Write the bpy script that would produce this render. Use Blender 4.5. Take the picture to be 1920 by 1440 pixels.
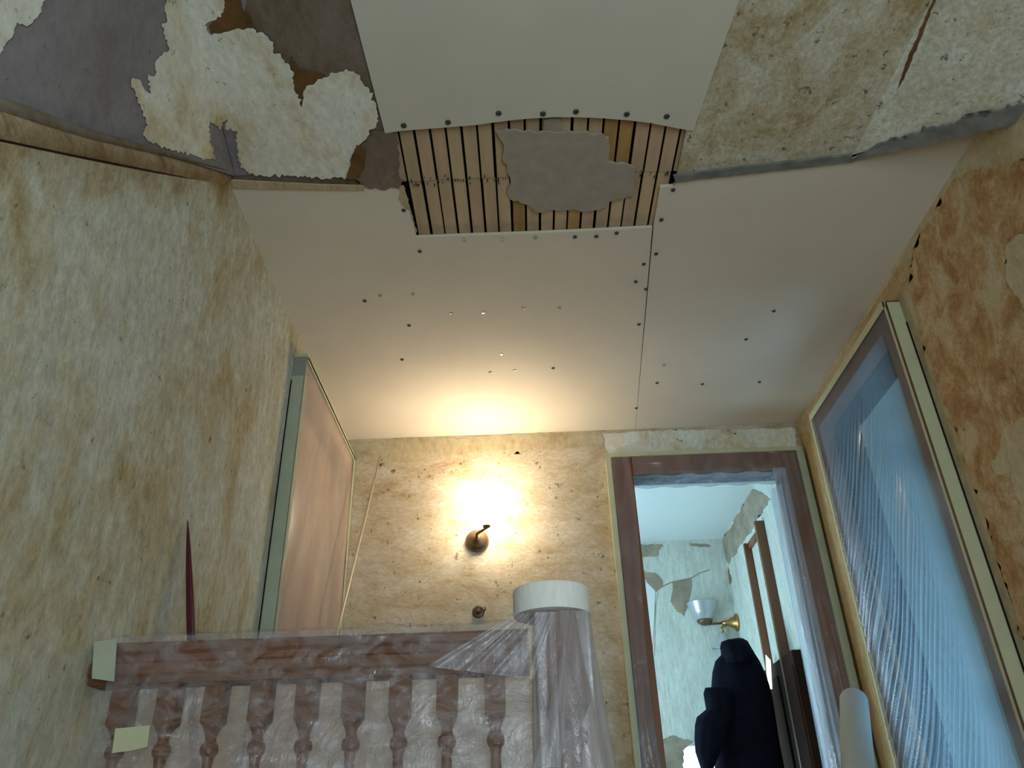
import bpy, bmesh, math, random
from mathutils import Vector, Matrix, noise
random.seed(7)
S = bpy.context.scene
COL = S.collection
for o in list(bpy.data.objects): bpy.data.objects.remove(o)

# ------------------------------------------------------------------ camera
F = 1493.0; CX, CY = 960.0, 720.0
EYE = Vector((0, 0, 0.55))
def nrm(a): return Vector(a).normalized()
_Y = nrm((43, -870, -F)); _Z = nrm((-83, 2558, -F)); _Z = (_Z - _Y * _Y.dot(_Z)).normalized(); _X = _Y.cross(_Z)
M = Matrix((_X, _Y, _Z))                      # camera axes -> world axes
cd = bpy.data.cameras.new('camera'); cam = bpy.data.objects.new('camera', cd); COL.objects.link(cam)
cam.matrix_world = Matrix.Translation(EYE) @ M.to_4x4()
cd.sensor_width = 36; cd.lens = F / 1920 * 36; cd.clip_start = 0.01
S.camera = cam
def ray(px, py): return M @ Vector((px - CX, -(py - CY), -F))
def at(px, py, axis, v):                      # the point of a measured pixel on the plane axis = v
    q = ray(px, py); return EYE + q * ((v - EYE[axis]) / q[axis])
def on(px, py, P):                            # same on a general plane (normal, offset)
    q = ray(px, py); return EYE + q * ((P[1] - P[0].dot(EYE)) / P[0].dot(q))

# ------------------------------------------------------------------ world, lights, exposure
S.view_settings.view_transform = 'Standard'; S.view_settings.look = 'None'
S.view_settings.exposure = 0.12; S.view_settings.gamma = 1; S.view_settings.use_curve_mapping = False
W = bpy.data.worlds.new('world'); S.world = W; W.use_nodes = True
W.node_tree.nodes['Background'].inputs[0].default_value = (0.62, 0.8, 1.0, 1)
W.node_tree.nodes['Background'].inputs[1].default_value = 1.1
def area(name, loc, target, sx, sy, power, col):
    l = bpy.data.lights.new(name, 'AREA'); l.shape = 'RECTANGLE'; l.size = sx; l.size_y = sy; l.energy = power; l.color = col
    o = bpy.data.objects.new(name, l); COL.objects.link(o); o.location = loc
    o.rotation_euler = (Vector(target) - Vector(loc)).to_track_quat('-Z', 'Y').to_euler(); return o
def point(name, loc, power, col, r=0.03):
    l = bpy.data.lights.new(name, 'POINT'); l.energy = power; l.color = col; l.shadow_soft_size = r
    o = bpy.data.objects.new(name, l); COL.objects.link(o); o.location = loc; return o
area('stair_fill_light', (0.55, -1.3, 0.65), (0.2, 1.6, 2.0), 1.0, 1.3, 33, (0.80, 0.97, 1.0))  # unseen fill light added behind the camera, tilted up to brighten the ceiling
area('side_room_daylight', (2.3, 2.25, .75), (1.33, 2.6, 1.0), .8, 1.0, 17, (0.34, 0.70, 1.0))
area('far_room_daylight', (-0.45, 4.4, 1.1), (1.3, 4.6, 1.3), 1.0, 1.3, 34, (0.52, 0.84, 1.0))
LAMP = at(912, 955, 1, 3.38)
point('wall_lamp_bulb', LAMP, 13, (1.0, 0.80, 0.54), 0.035)

# ------------------------------------------------------------------ materials
def new_mat(name):
    m = bpy.data.materials.new(name); m.use_nodes = True
    nt = m.node_tree; b = nt.nodes['Principled BSDF']; b.inputs['Specular IOR Level'].default_value = 0.25
    return m, nt, b
def _coord(nt, scale, rot=(0, 0, 0)):
    tc = nt.nodes.new('ShaderNodeTexCoord'); mp = nt.nodes.new('ShaderNodeMapping')
    mp.inputs['Scale'].default_value = scale; mp.inputs['Rotation'].default_value = rot
    nt.links.new(tc.outputs['Object'], mp.inputs['Vector']); return mp.outputs[0]
def _noise(nt, vec, scale, detail=4, rough=0.6, dist=0.0):
    n = nt.nodes.new('ShaderNodeTexNoise'); n.inputs['Scale'].default_value = scale; n.inputs['Detail'].default_value = detail
    n.inputs['Roughness'].default_value = rough; n.inputs['Distortion'].default_value = dist
    nt.links.new(vec, n.inputs['Vector']); return n.outputs['Fac']
def _ramp(nt, fac, stops):
    r = nt.nodes.new('ShaderNodeValToRGB'); e = r.color_ramp.elements
    while len(e) < len(stops): e.new(0.5)
    for i, (p, c) in enumerate(stops): e[i].position = p; e[i].color = (*c, 1) if len(c) == 3 else c
    nt.links.new(fac, r.inputs['Fac']); return r.outputs['Color']
def _mix(nt, fac, a, b, mode='MIX'):
    m = nt.nodes.new('ShaderNodeMix'); m.data_type = 'RGBA'; m.blend_type = mode
    for sock, v in ((m.inputs[0], fac), (m.inputs[6], a), (m.inputs[7], b)):
        if isinstance(v, (int, float)): sock.default_value = v
        elif isinstance(v, tuple): sock.default_value = (*v, 1)
        else: nt.links.new(v, sock)
    return m.outputs[2]
def _bump(nt, b, h, strength, dist=0.004):
    bp = nt.nodes.new('ShaderNodeBump'); bp.inputs['Strength'].default_value = strength; bp.inputs['Distance'].default_value = dist
    nt.links.new(h, bp.inputs['Height']); nt.links.new(bp.outputs[0], b.inputs['Normal'])
def paper_mat(name, pale, mid, dark, stretch=(1, 1, 0.35), big=2.2, lo=0.42, hi=0.62, speck=(0.10, 0.06, 0.03), speck_at=0.70, rot=(0, 0, 0), streak=0.5):
    """old stripped wall: pale paper with stained blotches, scraper streaks and dark specks"""
    m, nt, b = new_mat(name)
    v = _coord(nt, stretch, rot); v1 = _coord(nt, (1, 1, 1))
    n1 = _noise(nt, v, big, 9, 0.72, 0.5)
    c = _ramp(nt, n1, [(lo, pale), ((lo + hi) / 2, mid), (hi, dark)])
    n5 = _noise(nt, v, big * 2.7, 7, 0.7, 0.2)                       # scraped paler fibres
    c = _mix(nt, _ramp(nt, n5, [(0.50, (0, 0, 0)), (0.62, (0.75 * streak,) * 3)]), c, tuple(min(1, x * 1.12) for x in pale))
    n2 = _noise(nt, v, big * 13, 7, 0.78)
    c = _mix(nt, min(1, streak * 1.3), c, _ramp(nt, n2, [(0.33, (0.62, 0.60, 0.56)), (0.62, (1.12, 1.12, 1.12))]), 'MULTIPLY')
    n3 = _noise(nt, v1, 30, 4, 0.7, 0.15)
    c = _mix(nt, _ramp(nt, n3, [(speck_at - .03, (0, 0, 0)), (speck_at + 0.03, (0.8, 0.8, 0.8))]), c, speck)
    n6 = _noise(nt, v, 75, 3, 0.7)
    c = _mix(nt, _ramp(nt, n6, [(0.64, (0, 0, 0)), (0.72, (0.55, 0.55, 0.55))]), c, tuple(x * .45 for x in mid))
    nt.links.new(c, b.inputs['Base Color']); b.inputs['Roughness'].default_value = 0.85
    _bump(nt, b, n2, 0.5, 0.003); return m
def plain_mat(name, col, rough=0.6, var=0.12, scale=9, stretch=(1, 1, 1), metallic=0.0, bump=0.1, spec=0.25):
    m, nt, b = new_mat(name)
    n = _noise(nt, _coord(nt, stretch), scale, 5, 0.6)
    c = _ramp(nt, n, [(0.3, tuple(max(0, x * (1 - var)) for x in col)), (0.7, tuple(min(1, x * (1 + var)) for x in col))])
    nt.links.new(c, b.inputs['Base Color']); b.inputs['Roughness'].default_value = rough; b.inputs['Metallic'].default_value = metallic
    b.inputs['Specular IOR Level'].default_value = spec
    if bump: _bump(nt, b, n, bump, 0.003)
    return m
def film_mat(name, cover, col, back=0.5, rough=0.25, wr_scale=(6, 6, 6), wr=0.6, vary=0.15, gather=False, gloss=.22):
    """milky polythene: part clear, part scattering, with a shiny crinkled skin"""
    m = bpy.data.materials.new(name); m.use_nodes = True; nt = m.node_tree; N = nt.nodes; N.clear()
    out = N.new('ShaderNodeOutputMaterial'); tr = N.new('ShaderNodeBsdfTransparent'); df = N.new('ShaderNodeBsdfDiffuse')
    tl = N.new('ShaderNodeBsdfTranslucent'); gl = N.new('ShaderNodeBsdfGlossy')
    for s in (df, tl): s.inputs['Color'].default_value = (*col, 1)
    gl.inputs['Color'].default_value = (0.9, 0.93, 1, 1); gl.inputs['Roughness'].default_value = rough
    n = _noise(nt, _coord(nt, wr_scale), 3.0, 6, 0.65, 1.2)
    bp = N.new('ShaderNodeBump'); bp.inputs['Strength'].default_value = wr; bp.inputs['Distance'].default_value = 0.012
    nt.links.new(n, bp.inputs['Height'])
    for s in (df, tl, gl): nt.links.new(bp.outputs[0], s.inputs['Normal'])
    m1 = N.new('ShaderNodeMixShader'); m1.inputs[0].default_value = back
    nt.links.new(df.outputs[0], m1.inputs[1]); nt.links.new(tl.outputs[0], m1.inputs[2])
    m2 = N.new('ShaderNodeMixShader'); m2.inputs[0].default_value = gloss
    nt.links.new(m1.outputs[0], m2.inputs[1]); nt.links.new(gl.outputs[0], m2.inputs[2])
    m3 = N.new('ShaderNodeMixShader')
    f = _ramp(nt, n, [(0.35, (max(0, cover - vary),) * 3), (0.68, (min(1, cover + vary),) * 3)]); nt.links.new(f, m3.inputs[0])
    if gather:                                   # bunched film; dark and bright of the folds put into opacity per vertex
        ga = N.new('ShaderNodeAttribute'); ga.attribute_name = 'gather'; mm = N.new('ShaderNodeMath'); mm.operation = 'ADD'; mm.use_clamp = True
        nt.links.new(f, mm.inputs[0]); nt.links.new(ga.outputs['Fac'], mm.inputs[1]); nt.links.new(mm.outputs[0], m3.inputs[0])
    nt.links.new(tr.outputs[0], m3.inputs[1]); nt.links.new(m2.outputs[0], m3.inputs[2])
    nt.links.new(m3.outputs[0], out.inputs[0]); return m

MT = {}
MT['left'] = paper_mat('left_wall_stripped_paper', (0.60, 0.61, 0.54), (0.53, 0.47, 0.33), (0.42, 0.31, 0.15), lo=0.43, hi=0.665, big=4.0, stretch=(1, 1, .5), speck_at=.685, streak=.65)
MT['back'] = paper_mat('back_wall_scratched_paper', (0.64, 0.58, 0.49), (0.55, 0.46, 0.33), (0.42, 0.30, 0.16), stretch=(.8, 1, 1.6), big=4.4, lo=0.38, hi=0.70, speck_at=.66)
MT['right'] = paper_mat('right_wall_pale_paper', (0.55, 0.49, 0.35), (0.49, 0.41, 0.26), (0.40, 0.28, 0.14), big=3.0, lo=0.40, hi=0.75, stretch=(1, 1, .6))
MT['brown'] = paper_mat('brown_backing_paper', (0.58, 0.50, 0.35), (0.48, 0.31, 0.15), (0.34, 0.18, 0.075), stretch=(1, 1, 0.8), big=9, lo=0.38, hi=0.64, streak=0.5)
MT['ochre'] = paper_mat('ochre_paper_strip', (0.54, 0.43, 0.25), (0.49, 0.35, 0.17), (0.40, 0.25, 0.10), big=5, lo=0.35, hi=0.7)
MT['tan'] = paper_mat('tan_edge_paper', (0.56, 0.46, 0.32), (0.48, 0.37, 0.22), (0.32, 0.21, 0.11), stretch=(1, 0.3, 1), big=7, lo=0.38, hi=0.72)
MT['greyplaster'] = paper_mat('bare_grey_plaster', (0.28, 0.265, 0.29), (0.24, 0.22, 0.24), (0.18, 0.155, 0.16), big=4, lo=0.4, hi=0.7, speck_at=0.73, streak=0.35, stretch=(1, .6, .6))
MT['brownplaster'] = paper_mat('bare_brown_plaster', (0.22, 0.185, 0.155), (0.19, 0.145, 0.11), (0.12, 0.075, 0.05), big=5, lo=0.38, hi=0.66, streak=0.4, stretch=(1, .4, 1))
MT['white'] = paper_mat('torn_white_paper', (0.78, 0.79, 0.73), (0.70, 0.64, 0.49), (0.50, 0.36, 0.18), stretch=(1, 0.5, .6), big=4.5, lo=0.46, hi=0.66, streak=0.4, speck_at=.68)
MT['nearpaper'] = paper_mat('speckled_ceiling_paper', (0.62, 0.60, 0.51), (0.52, 0.45, 0.31), (0.38, 0.28, 0.14), stretch=(1, .7, 1), big=6, lo=0.40, hi=0.66, streak=0.7, speck_at=0.64)
MT['flankpaper'] = paper_mat('bluelit_flank_paper', (0.66, 0.68, 0.62), (0.58, 0.54, 0.42), (0.42, 0.36, 0.22), stretch=(1, .7, 1), big=6, lo=0.44, hi=0.74, streak=0.7, speck_at=0.65)  # lighter, bluer copy of the ceiling paper: window light put into its colour
MT['covetan'] = paper_mat('dirty_cove_paper', (0.44, 0.35, 0.23), (0.36, 0.26, 0.15), (0.20, 0.13, 0.07), stretch=(1, 0.5, 1.6), big=8, lo=0.36, hi=0.66, streak=.6)
# damp stain with its own wandering outline, in the left wall's paper just under the cove
_nt = MT['left'].node_tree; _b = _nt.nodes['Principled BSDF']; _src = _b.inputs['Base Color'].links[0].from_socket
_tc = _nt.nodes.new('ShaderNodeTexCoord'); _sp = _nt.nodes.new('ShaderNodeSeparateXYZ'); _nt.links.new(_tc.outputs['Object'], _sp.inputs[0])
def _m(op, a, b):
    n = _nt.nodes.new('ShaderNodeMath'); n.operation = op
    for i, v in enumerate((a, b)):
        if isinstance(v, (int, float)): n.inputs[i].default_value = v
        else: _nt.links.new(v, n.inputs[i])
    return n.outputs[0]
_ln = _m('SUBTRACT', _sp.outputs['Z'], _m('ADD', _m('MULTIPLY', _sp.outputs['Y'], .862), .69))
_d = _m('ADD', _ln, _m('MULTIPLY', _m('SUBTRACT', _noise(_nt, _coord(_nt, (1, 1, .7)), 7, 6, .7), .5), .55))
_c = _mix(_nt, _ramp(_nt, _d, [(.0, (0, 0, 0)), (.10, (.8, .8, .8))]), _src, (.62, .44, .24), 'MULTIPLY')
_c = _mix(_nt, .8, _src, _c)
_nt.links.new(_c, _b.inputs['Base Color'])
MT['stain'] = plain_mat('brown_water_stain', (0.14, 0.07, 0.025), 0.8, 0.4, 14)
MT['board'] = plain_mat('plasterboard_face', (0.67, 0.615, 0.53), 0.8, 0.035, 3, bump=0.0)
MT['boardgrey'] = plain_mat('plasterboard_greyer_face', (0.60, 0.57, 0.50), 0.8, 0.04, 3, bump=0.0)
MT['remnant'] = plain_mat('old_lime_plaster', (0.36, 0.31, 0.265), 0.9, 0.10, 22, bump=0.5)
MT['lath_a'] = plain_mat('lath_wood_tan', (0.50, 0.375, 0.24), 0.8, 0.18, 16, (1, .12, 1))
MT['lath_b'] = plain_mat('lath_wood_pinkish', (0.50, 0.35, 0.245), 0.8, 0.2, 14, (1, .12, 1))
MT['lath_c'] = plain_mat('lath_wood_ochre', (0.42, 0.25, 0.09), 0.8, 0.35, 12, (1, .2, 1))
MT['void'] = plain_mat('dark_ceiling_void', (0.008, 0.007, 0.01), 0.95, 0.1, 5)
MT['screw'] = plain_mat('dull_screw_steel', (0.10, 0.105, 0.12), 0.4, 0.1, 60, metallic=0.7)
MT['screwbright'] = plain_mat('bright_screw_steel', (0.55, 0.52, 0.46), 0.3, 0.1, 60, metallic=0.9)
MT['greystrip'] = plain_mat('grey_edge_strip', (0.19, 0.19, 0.18), 0.7, 0.3, 18)
MT['tape'] = plain_mat('pale_masking_tape', (0.54, 0.54, 0.36), 0.7, 0.07, 12)
MT['tapegreen'] = plain_mat('greenish_masking_tape', (0.42, 0.46, 0.36), 0.7, 0.08, 12)
MT['tapedark'] = plain_mat('shadowed_tape_end', (0.26, 0.28, 0.25), 0.7, 0.1, 12)  # darker copy of the tape, with shadow put into its colour
MT['wood'] = plain_mat('varnished_brown_wood', (0.20, 0.08, 0.04), 0.42, 0.35, 7, (1, 1, .15), spec=0.4)
MT['railwood'] = plain_mat('varnished_rail_wood', (0.17, 0.068, 0.03), 0.4, 0.35, 12, (.15, 1, 1), spec=0.4)
MT['darkwood'] = plain_mat('very_dark_wood', (0.030, 0.012, 0.007), 0.7, 0.3, 8, spec=.08)
MT['pinkpaint'] = plain_mat('dull_pink_door_paint', (0.44, 0.30, 0.23), 0.6, 0.08, 3)
MT['roomwall'] = paper_mat('far_room_stripped_wall', (0.60, 0.64, 0.60), (0.52, 0.55, 0.50), (0.38, 0.38, 0.30), stretch=(1, 1, 0.22), big=5, lo=0.42, hi=0.82, speck_at=0.74)
MT['roomceil'] = plain_mat('far_room_ceiling_paint', (0.66, 0.72, 0.72), 0.8, 0.03, 2, bump=0)
MT['roomplaster'] = plain_mat('far_room_bare_plaster', (0.30, 0.25, 0.19), 0.9, 0.3, 9)
MT['floor'] = plain_mat('landing_floorboards', (0.24, 0.15, 0.09), 0.7, 0.25, 6, (6, .5, 1))
MT['rollcloth'] = plain_mat('white_cloth_tape', (0.86, 0.88, 0.86), 0.75, 0.06, 90, (1, 1, .2), bump=0.3)
MT['core'] = plain_mat('brown_card_core', (0.42, 0.28, 0.20), 0.8, 0.1, 20)
MT['paperroll'] = plain_mat('grey_white_lining_paper', (0.42, 0.47, 0.47), 0.75, 0.05, 5)
MT['maroon'] = plain_mat('maroon_paint', (0.085, 0.008, 0.018), 0.35, 0.2, 30, spec=0.5)
MT['brassrod'] = plain_mat('dull_brass_rod', (0.62, 0.55, 0.44), 0.4, 0.1, 30, metallic=0.3)
MT['brass'] = plain_mat('old_brass', (0.42, 0.25, 0.08), 0.35, 0.25, 30, metallic=0.85)
MT['bronze'] = plain_mat('dark_bronze', (0.15, 0.10, 0.065), 0.4, 0.25, 30, metallic=0.6)
MT['coat'] = plain_mat('navy_black_cloth', (0.0045, 0.005, 0.011), 0.9, 0.3, 20, spec=0.08)
MT['glassshade'] = film_mat('frosted_glass', 0.85, (0.62, 0.66, 0.68), 0.5, 0.15, (20, 20, 20), 0.1, 0.05)
MT['filmrail'] = film_mat('clear_dust_sheet', 0.24, (0.66, 0.63, 0.72), 0.35, 0.15, (5, 5, 9), 1.0, 0.22, False, .32)
MT['filmweb'] = film_mat('stretched_dust_sheet', 0.33, (0.74, 0.72, 0.82), 0.3, 0.3, (9, 9, 2), 0.6, 0.16)
MT['filmback'] = film_mat('milky_dust_sheet', 0.62, (0.80, 0.74, 0.74), 0.8, 0.35, (4, 4, 4), 0.8, 0.08)
MT['filmnewel'] = film_mat('gathered_dust_sheet', 0.48, (0.80, 0.79, 0.90), 0.4, 0.25, (7, 7, 1.5), 0.5, 0.15)
MT['filmleft'] = film_mat('beige_looking_door_film', 0.50, (0.74, 0.62, 0.55), 0.1, 0.3, (1, 1, 0.5), 0.35, 0.08)
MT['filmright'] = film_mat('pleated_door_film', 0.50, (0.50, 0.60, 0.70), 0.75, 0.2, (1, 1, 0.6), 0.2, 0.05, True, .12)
MT['filmdoor'] = film_mat('door_frame_film', 0.20, (0.55, 0.58, 0.68), 0.3, 0.2, (3, 3, 1.5), 0.8, 0.10)
MT['filmdoorthick'] = film_mat('door_side_film', 0.66, (0.42, 0.45, 0.55), 0.3, 0.2, (9, 9, 1.0), 0.8, 0.12)
def glow_mat(name, col, s):
    m, nt, b = new_mat(name); b.inputs['Emission Color'].default_value = (*col, 1); b.inputs['Emission Strength'].default_value = s; return m
MT['shadeglow'] = glow_mat('lit_opal_glass', (1.0, 0.85, 0.55), 14)
_nt = MT['shadeglow'].node_tree; _t = _nt.nodes.new('ShaderNodeBsdfTransparent'); _mx = _nt.nodes.new('ShaderNodeMixShader'); _mx.inputs[0].default_value = 0.55
_nt.links.new(_t.outputs[0], _mx.inputs[1]); _nt.links.new(_nt.nodes['Principled BSDF'].outputs[0], _mx.inputs[2]); _nt.links.new(_mx.outputs[0], _nt.nodes['Material Output'].inputs[0])
MT['pane'] = glow_mat('daylit_window_pane', (0.62, 0.88, 1.0), 1.7)

# ------------------------------------------------------------------ object helpers
def link(name, bm, mat, parent=None, smooth=False):
    me = bpy.data.meshes.new(name); bmesh.ops.recalc_face_normals(bm, faces=bm.faces); bm.to_mesh(me); bm.free()
    me.materials.append(mat)
    if smooth:
        for p in me.polygons: p.use_smooth = True
    o = bpy.data.objects.new(name, me); COL.objects.link(o); o.parent = parent
    if parent is not None: o.matrix_parent_inverse = parent.matrix_world.inverted() if False else Matrix()
    return o
def tag(o, label, cat, group=None, kind=None):
    o['label'] = label; o['category'] = cat
    if group: o['group'] = group
    if kind: o['kind'] = kind
    return o
def struct(o, label=None):
    o['kind'] = 'structure'
    if label: o['label'] = label
    return o
def empty(name): 
    o = bpy.data.objects.new(name, None); COL.objects.link(o); o.empty_display_size = 0.05; return o
def box(bm, a, b):
    x0, y0, z0 = a; x1, y1, z1 = b
    v = [bm.verts.new(p) for p in ((x0, y0, z0), (x1, y0, z0), (x1, y1, z0), (x0, y1, z0), (x0, y0, z1), (x1, y0, z1), (x1, y1, z1), (x0, y1, z1))]
    for f in ((0, 3, 2, 1), (4, 5, 6, 7), (0, 1, 5, 4), (1, 2, 6, 5), (2, 3, 7, 6), (3, 0, 4, 7)): bm.faces.new([v[i] for i in f])
def boxes(name, lst, mat, parent=None, bevel=0.0):
    bm = bmesh.new()
    for a, b in lst: box(bm, a, b)
    if bevel: bmesh.ops.bevel(bm, geom=list(bm.edges), offset=bevel, segments=2, affect='EDGES', profile=0.6)
    return link(name, bm, mat, parent)
def frame_of(d):
    d = d.normalized(); u = d.cross(Vector((0, 0, 1)))
    if u.length < 1e-3: u = Vector((1, 0, 0))
    u.normalize(); return u, d.cross(u).normalized()
def lathe(bm, prof, axis_p, axis_d, seg=20, cap=True, sx=1.0, sy=1.0):
    """prof = [(radius, distance along axis)]"""
    u, w = frame_of(axis_d); d = axis_d.normalized(); rings = []
    for r, h in prof:
        rings.append([bm.verts.new(axis_p + d * h + (u * math.cos(2 * math.pi * i / seg) * sx + w * math.sin(2 * math.pi * i / seg) * sy) * max(r, 1e-4)) for i in range(seg)])
    for a, b in zip(rings, rings[1:]):
        for i in range(seg): bm.faces.new((a[i], a[(i + 1) % seg], b[(i + 1) % seg], b[i]))
    if cap: bm.faces.new(rings[0]); bm.faces.new(rings[-1][::-1])
def tube(bm, pts, r, seg=10):
    rings = []
    for i, p in enumerate(pts):
        p = Vector(p); a = Vector(pts[max(0, i - 1)]); b = Vector(pts[min(len(pts) - 1, i + 1)]); u, w = frame_of(b - a)
        rr = r[i] if isinstance(r, (list, tuple)) else r
        rings.append([bm.verts.new(p + (u * math.cos(2 * math.pi * k / seg) + w * math.sin(2 * math.pi * k / seg)) * rr) for k in range(seg)])
    for a, b in zip(rings, rings[1:]):
        for i in range(seg): bm.faces.new((a[i], a[(i + 1) % seg], b[(i + 1) % seg], b[i]))
    bm.faces.new(rings[0]); bm.faces.new(rings[-1][::-1])
def jag(poly, amp, step, keep=()):
    """fray the outline of a measured polygon"""
    out = []
    for i, p in enumerate(poly):
        q = poly[(i + 1) % len(poly)]; L = math.hypot(q[0] - p[0], q[1] - p[1]); n = max(1, int(L / (step * .7))) if i not in keep else 1
        for k in range(n):
            t = k / n; x = p[0] + (q[0] - p[0]) * t; y = p[1] + (q[1] - p[1]) * t
            if n > 1 and k:
                a = amp * (noise.noise(Vector((x * .06, y * .06, 3.3))) * 1.2 + random.uniform(-1, 1) * random.uniform(.2, 1.3)); nx, ny = -(q[1] - p[1]) / L, (q[0] - p[0]) / L
                x += nx * a; y += ny * a
            out.append((x, y))
    return out
def sheet(name, poly, proj, off, thick, mat, parent=None, split=None):
    """thin slab whose outline is a measured polygon laid on a real surface; off = offset vector of its back, thick = vector to its face"""
    bm = bmesh.new(); vs = [bm.verts.new((x, y, 0)) for x, y in poly]; bm.faces.new(vs)
    if split: bmesh.ops.bisect_plane(bm, geom=bm.faces[:] + bm.edges[:] + bm.verts[:], plane_co=(*split[0], 0), plane_no=(split[1][1] - split[0][1], -(split[1][0] - split[0][0]), 0))
    bmesh.ops.triangulate(bm, faces=bm.faces[:])
    for v in bm.verts: v.co = proj(v.co.x, v.co.y) + off
    r = bmesh.ops.extrude_face_region(bm, geom=bm.faces[:])
    for v in r['geom']:
        if isinstance(v, bmesh.types.BMVert): v.co += thick
    return link(name, bm, mat, parent)

H = 2.32                     # underside of the landing ceiling
XL, XR, YB, YF = -0.855, 1.367, 3.52, 5.30
# ------------------------------------------------------------------ setting: floors, walls
fl = struct(boxes('floor', [((XL - .1, 1.60, -.2), (XR + 2.2, YF + .1, 0)), ((-0.98, -1.7, -1.5), (XR + .1, 1.6, -1.3))], MT['floor']), 'floor of the landing and of the stairwell below')
st = empty('staircase'); tag(st, 'flight of wooden stairs rising to the landing on the right', 'stairs')
for i in range(6):
    y = 1.6 - (i + 1) * .25; z = -(i + 1) * .19
    boxes('tread', [((.16, y, z - .03), (XR - .002, y + .27, z))], MT['floor'], st); boxes('riser', [((.16, y + .25, z - .0), (XR - .002, y + .265, z + .16))], MT['darkwood'], st)
boxes('string_board', [((.12, .1, -1.3), (.158, 1.6, -.25))], MT['darkwood'], st)
# left wall with a door opening
LO0, LO1, LOZ = 2.66, 3.43, 2.13
struct(boxes('wall_left', [((XL - .12, -1.7, -1.4), (XL, LO0, H + .1)), ((XL - .12, LO1, 0), (XL, YB + .12, H + .1)), ((XL - .12, LO0, LOZ), (XL, LO1, H + .1))], MT['left']))
DX0, DX1, DZ = 0.53, 1.245, 2.07
struct(boxes('wall_back', [((XL - .12, YB, 0), (DX0, YB + .12, H + .1)), ((DX1, YB, 0), (XR + .12, YB + .12, H + .1)), ((DX0, YB, DZ), (DX1, YB + .12, H + .1))], MT['back']))
RO0, RO1, ROZ = 2.42, 3.14, 2.10
struct(boxes('wall_right', [((XR, -1.7, -1.4), (XR + .12, RO0, H + .1)), ((XR, RO1, 0), (XR + .12, YB, H + .1)), ((XR, RO0, ROZ), (XR + .12, RO1, H + .1))], MT['right']))
struct(boxes('wall_front', [((XL - .12, -1.8, -1.4), (-.0, -1.7, H + .1)), ((1.1, -1.8, -1.4), (XR + .12, -1.7, H + .1)), ((0, -1.8, -1.4), (1.1, -1.7, .25)), ((0, -1.8, 1.55), (1.1, -1.7, H + .1))], MT['left']))
# room beyond the back door, and the side room
struct(boxes('wall_far', [((-.6, YF, 0), (.90, YF + .1, 2.42)), ((.90, YF, 1.06), (1.5, YF + .1, 2.42)), ((1.12, YF, 0), (1.5, YF + .1, 1.06))], MT['roomwall']))
struct(boxes('wall_far_right', [((XR, YB + .12, 0), (XR + .12, YF, 2.42))], MT['roomwall']))
struct(boxes('wall_far_left', [((-.7, YB + .12, 0), (-.6, YF, .4)), ((-.7, YB + .12, 1.9), (-.6, YF, 2.42)), ((-.7, YB + .12, .4), (-.6, 3.75, 1.9)), ((-.7, 5.05, .4), (-.6, YF, 1.9))], MT['roomwall']))
struct(boxes('ceiling_far', [((-.7, YB + .12, 2.35), (XR + .12, YF + .1, 2.45))], MT['roomceil']))
struct(boxes('wall_side_room', [((3.3, 1.6, 0), (3.4, YB + .5, 2.42)), ((XR + .12, 1.6, 0), (3.3, 1.7, 2.42)), ((XR + .12, YB + .5, 0), (3.3, YB + .6, 2.42)), ((XR + .12, 1.6, 2.35), (3.4, YB + .6, 2.45))], MT['roomwall']))
struct(boxes('wall_closet', [((XL - .25, LO0 - .1, 0), (XL - .2, LO1 + .1, 2.3))], MT['pinkpaint']))

# ------------------------------------------------------------------ ceiling
ce = struct(boxes('ceiling', [((XL - .12, -1.8, H + .05), (XR + .12, YB + .12, H + .15))], MT['void']), 'plastered and boarded ceiling over landing and stairwell')
pc = lambda x, y: at(x, y, 2, H)
Lp = (at(440, 330, 2, H), at(354, 0, 2, H), at(0, 195, 0, XL)); nL = (Lp[1] - Lp[0]).cross(Lp[2] - Lp[0]).normalized()
if nL.x < 0: nL = -nL
PL = (nL, nL.dot(Lp[0]))
Rp = (at(1600, 290, 2, H), at(1745, 0, 2, H), at(1920, 200, 0, XR)); nR = (Rp[1] - Rp[0]).cross(Rp[2] - Rp[0]).normalized()
if nR.z > 0: nR = -nR
PR = (nR, nR.dot(Rp[0]))
def pL(x, y):        # near ceiling, left part: the sloping flank left of its crease
    c = (354 + (440 - 354) * y / 330)
    return on(x, y, PL) if x <= c + .01 else pc(x, y)
def pR(x, y):
    c = 1745 + (1600 - 1745) * y / 290
    return on(x, y, PR) if x >= c - .01 else pc(x, y)
def ext(a, b, yt):   # continue a world line a->b to Y = yt
    return a + (b - a) * ((yt - a.y) / (b.y - a.y))
def slab(name, pts, t, mat, parent=None):
    bm = bmesh.new(); a = [bm.verts.new(p) for p in pts]; b = [bm.verts.new(Vector(p) + Vector(t)) for p in pts]
    bm.faces.new(a); bm.faces.new(b[::-1]); n = len(pts)
    for i in range(n): bm.faces.new((a[i], a[(i + 1) % n], b[(i + 1) % n], b[i]))
    return link(name, bm, mat, parent)
# left flank (hangs a little off the wall, lower edge runs down towards the camera)
e0 = Lp[0]; e1 = ext(Lp[0], Lp[1], .35); w1 = ext(Lp[0], Lp[2], .45)
slab('flank_plaster', [e0, e1, w1], (0.0, 0.0, .006), MT['greyplaster'], ce)
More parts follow.
